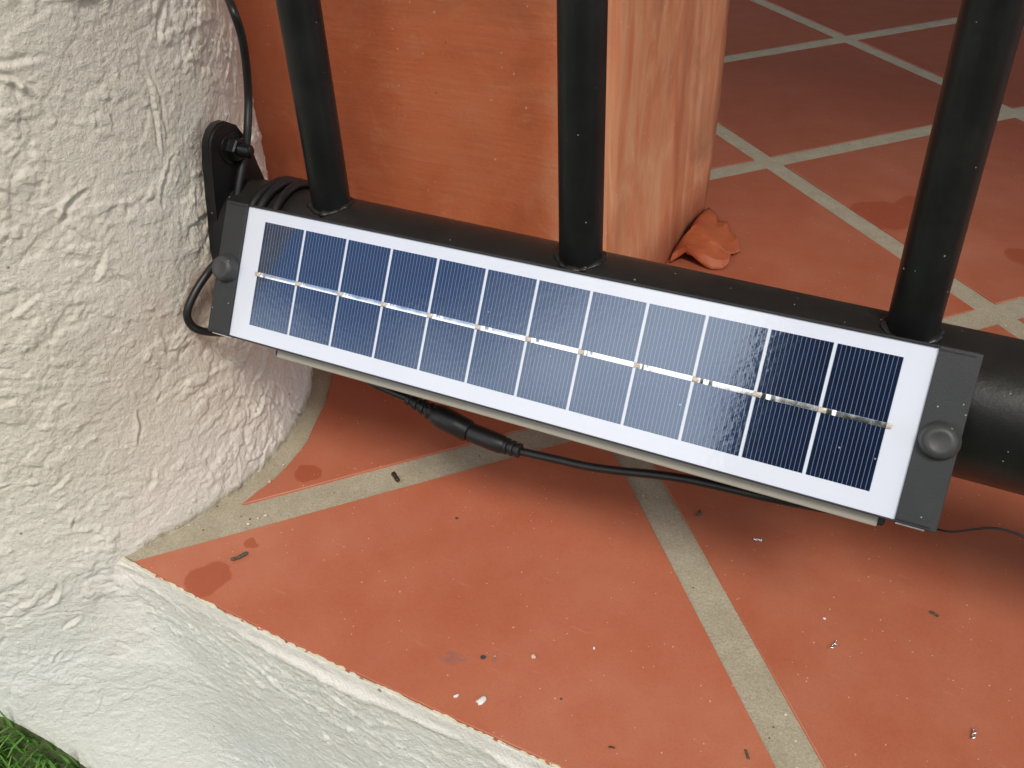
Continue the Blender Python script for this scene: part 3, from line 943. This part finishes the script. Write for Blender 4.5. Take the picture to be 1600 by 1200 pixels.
for (xa, xb) in ((0, .0136), (.3361, LP)):
    bm = bmesh.new(); box(bm, xa, xb, -WP-.0002, .0002, -.0060, .0014, .0005)
    cap = obj('end_cap', bm, M_CAP, light, smooth=False)
    xs0, xs1 = (xa + .0022, xb) if xa == 0 else (xa, xb - .0022)
    for yy in (-.00115, -WP+.0010):
        bm = bmesh.new(); box(bm, xs0, xs1, yy-.0003, yy+.0003, .00125, .00152, 0)
        obj('seam', bm, M_FRAME, cap, smooth=False)
    bm = bmesh.new(); box(bm, xs0 + .0006, xs1 + (.002 if xa == 0 else -.0018), -WP-.0009, -WP-.00025, -.0028, .0006, .0002)
    obj('metal_insert', bm, M_SILVER, cap, smooth=False)
for xk in (.0066, .3440):
    bm = bmesh.new()
    MK = Matrix.Translation((xk, -.0333, .0012))
    lathe(bm, [(0, 0), (.0073, 0), (.00735, .0006), (.0070, .0012), (.0067, .0016), (.0066, .0030), (.0060, .0044), (.0049, .0053), (.0036, .0057), (.0033, .0055), (0, .0055)], MK, 36)
    obj('screw_cap', bm, M_KNOB, light, auto=60)
# slim light bar behind the lower edge, showing as a grey strip below the panel
bm = bmesh.new(); box(bm, .0385, .3330, -WP-.0048, -.0450, -.0220, -.0060, .0012)
bar = obj('light_bar', bm, M_FRAME, light, smooth=False)
bm = bmesh.new(); box(bm, .0405, .3305, -WP-.0052, -.0500, -.0225, -.0052, .0006)
obj('diffuser', bm, M_OPAL, bar, smooth=False)
bm = bmesh.new(); box(bm, .04, .30, -.020, -.006, -.0100, -.0050, .001)
obj('mount_clip', bm, M_FRAME, light, smooth=False)

# ------------------------------------------------------------------ leads
lead = empty('power_lead', tuple(aty(345, -40, .06)))
LI = Matrix.Translation(-lead.location)
tag(lead, 'black cable coming down the column and coiled round the gate rail', 'cable')
def lobj(parent, name, bm, mat, auto=None):
    bmesh.ops.transform(bm, matrix=Matrix.Translation(-parent.location), verts=bm.verts[:])
    return obj(name, bm, mat, parent, auto=auto)
RCB = .00215
pts = [atcyl(342, -70, RC+.006), atcyl(349, -25, RC+.006), aty(362, 10, .052), aty(376, 50, .052), aty(384, 95, .054), aty(388, 150, .053), atx(387, 200, .1770), atx(384, 232, .1770), atx(378, 262, .1772), atx(373, 290, .1772), atx(369, 318, .1772), atx(366, 345, .178)]
bm = bmesh.new(); tube(bm, catmull(pts, 8), RCB, 12)
lobj(lead, 'cable_run', bm, M_CABLE)
bm = bmesh.new()
hx = []
for k in range(0, 100):
    a = -.6 + k/99*2*math.pi*2.6
    hx.append(Vector((.190 + .0195*k/99 + .0016*math.sin(a*1.3), YR + (RR + RCB + .0004)*math.cos(a), ZR + (RR + RCB + .0004)*math.sin(a))))
tube(bm, hx, RCB, 12)
lobj(lead, 'coil', bm, M_CABLE)
pts = [atx(362, 392, .178), atcyl(341, 408, RC+.012), atcyl(322, 430, RC+.008), atcyl(303, 460, RC+.0065), atcyl(292.5, 488, RC+.006), atcyl(298, 507, RC+.0065), atcyl(315, 517, RC+.009), aty(345, 520, -.004), aty(375, 519, .004), aty(410, 505, .006)]
bm = bmesh.new(); tube(bm, catmull(pts, 8), RCB, 12)
lobj(lead, 'loop', bm, M_CABLE)

jump = empty('connector_lead', tuple(aty(700, 655, .006)))
tag(jump, 'black lead with joined barrel plugs sagging under the solar panel', 'cable')
JY = .004
def jp(u, v, y=JY): return aty(u, v, y)
bm = bmesh.new(); tube(bm, catmull([jp(545, 560, .012), jp(560, 578, .008), jp(580, 597), jp(605, 609), jp(632, 620), jp(644, 625)], 8), .0020, 12)
lobj(jump, 'cable', bm, M_CABLE)
bm = bmesh.new(); tube(bm, catmull([jp(808, 704), jp(830, 709), jp(870, 718), jp(920, 729), jp(970, 736), jp(1020, 741), jp(1075, 749), jp(1130, 761), jp(1190, 775), jp(1250, 787, .006), jp(1310, 797, .008), jp(1350, 797, .010)], 8), .0021, 12)
lobj(jump, 'cable', bm, M_CABLE)
def relief(a, b, r0, r1, n):
    pts, rr = [], []
    for k in range(n):
        for f, s in ((0, .80), (.12, 1.0), (.55, 1.0), (.67, .80)):
            t = (k+f)/n
            pts.append(a + (b-a)*t); rr.append((r0 + (r1-r0)*t)*s)
    return pts, rr
A, B = jp(636, 622), jp(680, 646)
bm = bmesh.new(); p_, q_ = relief(A, B, .0032, .0046, 4); tube(bm, p_, q_, 18)
socket = None
s1 = lobj(jump, 'strain_relief', bm, M_PLUG, 30)
C1, D1 = jp(668, 640), jp(733, 674)
bm = bmesh.new()
prof = [(0, .0056), (.06, .0066), (.10, .0060), (.14, .0060), (.18, .0074), (.30, .0082), (.33, .0085), (.97, .0080), (1.0, .0072)]
tube(bm, [C1 + (D1-C1)*t for t, r in prof], [r*.71 for t, r in prof], 24)
socket = lobj(jump, 'socket_body', bm, M_PLUG, 40)
ax = (D1-C1).normalized()
for k in range(7):                                          # moulded grip ridges on the socket
    p = C1 + (D1-C1)*(.40 + .045*k)
    bm = bmesh.new(); tube(bm, [p - ax*.0005, p - ax*.00018, p + ax*.00018, p + ax*.0005], [.0056, .0060, .0060, .0056], 24)
    bmesh.ops.transform(bm, matrix=Matrix.Translation(-jump.location), verts=bm.verts[:])
    obj('grip_ridge', bm, M_PLUG, socket)
E1, F1 = jp(734, 674.5), jp(793, 698)
bm = bmesh.new()
prof = [(0, .0060), (.03, .0068), (.6, .0070), (.85, .0066), (.97, .0052), (1.0, .0040)]
tube(bm, [E1 + (F1-E1)*t for t, r in prof], [r*.71 for t, r in prof], 24)
lobj(jump, 'plug_body', bm, M_PLUG, 40)
bm = bmesh.new(); p_, q_ = relief(jp(789, 696), jp(817, 706), .0043, .0036, 3); tube(bm, p_, q_, 18)
lobj(jump, 'strain_relief', bm, M_PLUG, 30)

bm = bmesh.new(); tube(bm, catmull([aty(1455, 822, -.012), aty(1468, 828, -.014), aty(1490, 831, -.016), aty(1515, 828, -.018), aty(1545, 825, -.020), aty(1572, 829, -.022), aty(1605, 842, -.024), aty(1660, 880, -.024)], 8), .00045, 8)
wire = obj('thin_wire', bm, M_CABLE)
tag(wire, 'hair thin dark wire trailing from the right end of the panel', 'wire')

# ------------------------------------------------------------------ terracotta planter behind the gate
PX0, PX1, PY0, PY1, PH = -.17, .3085, .2065, .456, .52
planter = empty('terracotta_planter', (.07, .33, 0))
tag(planter, 'large square terracotta planter box behind the gate bars', 'planter')
bm = bmesh.new(); box(bm, PX0, PX1, PY0, PY1, .0005, PH, 0)
bmesh.ops.subdivide_edges(bm, edges=bm.edges[:], cuts=9, use_grid_fill=True)
for v in bm.verts:
    if v.co.x > PX1-1e-4 and v.co.y > PY1-1e-4: v.co.x -= .004*max(0, 1-v.co.z/.10)**2; v.co.y -= .012*max(0, 1-v.co.z/.10)**2
bmesh.ops.recalc_face_normals(bm, faces=bm.faces[:])
es = [e for e in bm.edges if len(e.link_faces) == 2 and e.calc_face_angle(0) > .6]
bmesh.ops.bevel(bm, geom=es, offset=.006, segments=4, affect='EDGES')
bm.faces.ensure_lookup_table()
bmesh.ops.recalc_face_normals(bm, faces=bm.faces[:])
top = [f for f in bm.faces if f.normal.z > .95]
for f in bm.faces:
    f.material_index = 1 if f.normal.x > .75 else 0
bmesh.ops.delete(bm, geom=top, context='FACES')
bmesh.ops.transform(bm, matrix=Matrix.Translation((-.07, -.33, 0)), verts=bm.verts[:])
me = bpy.data.meshes.new('box_wall'); bm.to_mesh(me); bm.free()
me.materials.append(M_PLF); me.materials.append(M_PLS)
link_mesh('box_wall', me, None, planter)
bm = bmesh.new()
for a in ((PX0+.006, PX1-.006, PY0+.006, PY0+.026), (PX0+.006, PX1-.006, PY1-.026, PY1-.006), (PX0+.006, PX0+.026, PY0+.026, PY1-.026), (PX1-.026, PX1-.006, PY0+.026, PY1-.026)):
    box(bm, *a, PH-.10, PH-.001, .002)
bmesh.ops.transform(bm, matrix=Matrix.Translation((-.07, -.33, 0)), verts=bm.verts[:])
obj('rim', bm, M_PLF, planter, smooth=False)
bm = bmesh.new(); box(bm, PX0+.026, PX1-.026, PY0+.026, PY1-.026, PH-.14, PH-.05)
bmesh.ops.transform(bm, matrix=Matrix.Translation((-.07, -.33, 0)), verts=bm.verts[:])
obj('soil', bm, M_SOIL, planter, smooth=False)

# ------------------------------------------------------------------ dry leaf by the planter
LR = [[(1045, 410, .0012), (1057, 404, .005), (1070, 394, .012), (1083, 401, .010), (1096, 413, .004), (1112, 421, .0012), (1127, 421, .0012), (1138, 413, .003)],
      [(1050, 398, .010), (1060, 390, .014), (1073, 386, .019), (1086, 391, .017), (1100, 398, .013), (1115, 405, .009), (1128, 407, .008), (1140, 404, .006)],
      [(1056, 388, .016), (1064, 381, .021), (1076, 381.5, .024), (1089, 384, .024), (1103, 387, .022), (1117, 390, .018), (1129, 393, .014), (1141, 398, .008)],
      [(1068, 370, .023), (1074, 365, .027), (1085, 367, .028), (1097, 373, .026), (1108, 378, .024), (1120, 384, .020), (1131, 391, .015), (1143, 397, .008)],
      [(1079, 358, .030), (1088, 351, .034), (1096, 355, .033), (1106, 366, .029), (1115, 375, .024), (1124, 383, .020), (1134, 391, .015), (1146, 397, .007)],
      [(1086, 346, .026), (1096, 339, .028), (1106, 343, .025), (1114, 353, .022), (1124, 361, .018), (1134, 372, .014), (1142, 383, .010), (1150, 396, .004)],
      [(1092, 336, .018), (1108, 325, .020), (1119, 334, .019), (1122, 346, .010), (1137, 347, .016), (1142, 364, .007), (1153, 371, .011), (1156, 394, .0015)]]
bm = bmesh.new()
gv = [[bm.verts.new(atz(u, v, max(z*(.8 if q < 2 else .5), .001))) for (u, v, z) in row] for q, row in enumerate(LR)]
for a in range(len(gv)-1):
    for b in range(len(gv[0])-1):
        bm.faces.new((gv[a][b], gv[a][b+1], gv[a+1][b+1], gv[a+1][b]))
bmesh.ops.subdivide_edges(bm, edges=bm.edges[:], cuts=2, use_grid_fill=True, smooth=.15)
for v in bm.verts: v.co.z = max(v.co.z + random.uniform(-.0004, .0004), .0008)
bmesh.ops.recalc_face_normals(bm, faces=bm.faces[:])
leaf = obj('dry_leaf', bm, M_LEAF, auto=24)
sm = leaf.modifiers.new('thickness', 'SOLIDIFY'); sm.thickness = .0007
tag(leaf, 'crumpled dry orange leaf lying against the foot of the planter', 'leaf')

# ------------------------------------------------------------------ litter on the floor
M_CHIP = mat_simple('white paint flake', (.70, .70, .66), .7, 0, 900, .15, .3)
M_SEED = mat_simple('dark brown seed', (.030, .020, .016), .3, 0, 900, .4, .3)
M_TWIG = mat_simple('grey brown twig', (.085, .075, .05), .9, 0, 700, .5, .5)
M_SWARF = mat_simple('bright metal shaving', (.90, .90, .92), .16, 1.0, 900, .05, .5)
M_CRUMB = mat_simple('pale crumb', (.55, .42, .30), .8, 0, 900, .3, .4)
def flake(name, u, v, r, h, mat, label, cat, seed, group=None):
    g = random.Random(seed)
    p = atz(u, v, 0)
    bm = bmesh.new()
    n = 11
    rr = [r*g.uniform(.65, 1.1) for _ in range(n)]
    st = g.uniform(.55, .9)
    def ring(s, z): return [bm.verts.new((rr[k]*s*math.cos(6.2832*k/n), rr[k]*s*st*math.sin(6.2832*k/n), z*g.uniform(.8, 1.1))) for k in range(n)]
    a, b, c = ring(1, .00015), ring(.92, h*.7), ring(.5, h)
    for A_, B_ in ((a, b), (b, c)):
        for k in range(n): bm.faces.new((A_[k], A_[(k+1) % n], B_[(k+1) % n], B_[k]))
    bm.faces.new(c); bm.faces.new(a[::-1])
    o = obj(name, bm, mat)
    o.location = p; o.rotation_euler.z = g.uniform(0, 6)
    return tag(o, label, cat, group)
flake('paint_flake', 752.5, 1095, .0031, .0012, M_CHIP, 'larger white paint flake near the patio edge', 'flake', 1, 'white paint flakes')
flake('paint_flake', 713, 1088, .0015, .0009, M_CHIP, 'small white paint flake left of the larger one', 'flake', 2, 'white paint flakes')
flake('crumb', 833.5, 1027, .0019, .0016, M_CRUMB, 'pale brown crumb right of the dark pit in the front tile', 'crumb', 3)
flake('paint_flake', 928, 1013, .0010, .0008, M_CHIP, 'tiny white dot left of the long diagonal grout line', 'flake', 4, 'white paint flakes')
flake('paint_flake', 1288, 967, .0009, .0007, M_CHIP, 'tiny white dot above the curled metal shaving', 'flake', 5, 'white paint flakes')
flake('crumb', 421, 753, .0016, .0014, M_CRUMB, 'pale grit crumb at the foot of the column', 'crumb', 6)
flake('crumb', 277, 824, .0017, .0015, M_CRUMB, 'ochre grit crumb where column meets grout', 'crumb', 8)
flake('paint_flake', 415, 806, .0012, .0008, M_CHIP, 'white flake on the grout joint beside the column', 'flake', 9, 'white paint flakes')
flake('paint_flake', 403, 810, .0008, .0006, M_CHIP, 'tiny white flake on grout, left of its neighbour', 'flake', 10, 'white paint flakes')
flake('paint_flake', 388, 819, .0010, .0007, M_CHIP, 'white flake where the grout joint meets front tile', 'flake', 12, 'white paint flakes')
flake('paint_flake', 443, 727, .0008, .0006, M_CHIP, 'white speck on the curved edge of the small tile', 'flake', 13, 'white paint flakes')
def stick(name, pix, r, mat, label, cat, zs=None, group=None, seg=8):
    P = [atz(u, v, (zs[k] if zs else r)) for k, (u, v) in enumerate(pix)]
    base = P[0].copy(); base.z = 0
    bm = bmesh.new()
    cp = catmull([p - base for p in P], 5)
    g = random.Random(len(label))
    tube(bm, cp, [r*g.uniform(.7, 1.15)*(.55 if k in (0, len(cp)-1) else 1) for k in range(len(cp))], seg)
    o = obj(name, bm, mat); o.location = base
    return tag(o, label, cat, group)
stick('seed', [(614, 739), (617, 743), (620, 748), (622.5, 751)], .0014, M_SEED, 'dark brown seed lying on the grout joint', 'seed')
stick('twig', [(360, 874), (368, 872.5), (376, 869), (387, 863)], .0011, M_TWIG, 'short dark twig on the front tile near the column', 'twig')
stick('twig', [(1453, 955), (1457, 957), (1462, 960), (1467, 963)], .0008, M_TWIG, 'tiny dark twig bit on the right front tile', 'twig')
stick('twig', [(1165, 1171), (1167, 1178), (1170, 1186)], .0006, M_TWIG, 'thin dark splinter just left of the diagonal grout line', 'twig')
stick('twig', [(951, 1168), (955, 1167), (961, 1169)], .0005, M_SEED, 'dark splinter near the bottom of the front tile', 'twig')
stick('twig', [(1088, 805), (1093, 802), (1094, 797)], .0008, M_TWIG, 'dark splinter under the hanging cable', 'twig')
def shaving(pix, label):
    (u0, v0), (u1, v1) = pix
    a, b = atz(u0, v0, .0011), atz(u1, v1, .0013)
    d = b-a; L = d.length; d.normalize()
    s = Vector((-d.y, d.x, 0)); up = Vector((0, 0, 1))
    bm = bmesh.new(); rows = []
    for k in range(29):
        t = k/28; ang = t*2*math.pi*2.1
        c = a + d*L*t + (s*math.cos(ang) + up*math.sin(ang))*.0009
        rows.append((bm.verts.new(c - d*.0006), bm.verts.new(c + d*.0006)))
    for A_, B_ in zip(rows[:-1], rows[1:]): bm.faces.new((A_[0], A_[1], B_[1], B_[0]))
    base = Vector((a.x, a.y, 0)); bmesh.ops.transform(bm, matrix=Matrix.Translation(-base), verts=bm.verts[:])
    o = obj('metal_shaving', bm, M_SWARF); o.location = base
    md = o.modifiers.new('thickness', 'SOLIDIFY'); md.thickness = .0002
    return tag(o, label, 'shaving', 'curled metal shavings')
shaving([(1298, 1014), (1309, 1003)], 'curled silver metal shaving right of the diagonal grout line')
shaving([(1521, 1155), (1524, 1140)], 'curled silver metal shaving near the bottom right corner')
shaving([(1177, 842), (1191, 844)], 'silver metal shaving in the shade under the panel')

# ------------------------------------------------------------------ porch roof and house wall as rest of the place, plus an added mirrored block
M_CEIL = mat_simple('stained timber porch ceiling', (.16, .10, .06), .8, 0, 8, .05, .1)
M_HOUSE = mat_simple('house wall render', (.26, .20, .15), .85, 0, 12, .12, .3)
roof = empty('porch_roof', (0, 0, 2.36)); tag(roof, 'porch roof over the tiled patio and its columns', 'roof')
bm = bmesh.new(); box(bm, -1.6, 3.2, -.90, 3.2, 0, .16, .01)
obj('ceiling_slab', bm, M_CEIL, roof, smooth=False)
house = empty('house_wall', (.7, 2.92, 0)); tag(house, 'rendered house wall at the back of the porch', 'wall')
bm = bmesh.new(); box(bm, -2.3, 2.5, 0, .2, -.2, 2.355, .01)
obj('rendered_face', bm, M_HOUSE, house, smooth=False)

M_BLOCKER = NT('hedge leaves')
hp = M_BLOCKER.pos()
M_BLOCKER = M_BLOCKER.set(Base_Color=M_BLOCKER.ramp(M_BLOCKER.noise(hp, 14, 4, .6), [(.3, (.018, .040, .012)), (.7, (.050, .090, .026))]), Roughness=.55)
blocker = empty('dark_blocker', (.62, -3.3, -.16)); tag(blocker, 'unseen dark leafy block added for its reflection and its shade', 'blocker')  # added block, takes the place of the person mirrored in the cells
hx0, hx1, hy0, hy1, hh = -.745, 3.6, -.38, .30, 2.45
bm = bmesh.new(); box(bm, hx0+.05, hx1-.05, hy0+.05, hy1-.05, 0, hh-.05, .06, 3)
obj('blocker_core', bm, M_BLOCKER, blocker)
nl = 34000
g = np.random.default_rng(5)
P = np.stack([g.uniform(hx0, hx1, nl), g.uniform(hy0, hy1, nl), g.uniform(.02, hh, nl)], -1)
side = g.integers(0, 4, nl)
dpt = g.exponential(.03, nl)
P[side == 0, 1] = hy1 - dpt[side == 0]; P[side == 1, 0] = hx0 + dpt[side == 1]; P[side == 2, 0] = hx1 - dpt[side == 2]; P[side == 3, 2] = hh - dpt[side == 3]
a = g.standard_normal((nl, 3)); a /= np.linalg.norm(a, axis=1)[:, None]
b = np.cross(a, g.standard_normal((nl, 3))); b /= np.linalg.norm(b, axis=1)[:, None]
s = g.uniform(.018, .035, nl)[:, None]
V = np.stack([P - a*s, P + b*s*.5, P + a*s, P - b*s*.5], 1)
me = bpy.data.meshes.new('blocker_leaves')
me.from_pydata(V.reshape(-1, 3).tolist(), [], (np.arange(nl)[:, None]*4 + np.arange(4)[None]).tolist())
o = link_mesh('blocker_leaves', me, M_BLOCKER, blocker, smooth=False); o['kind'] = 'stuff'
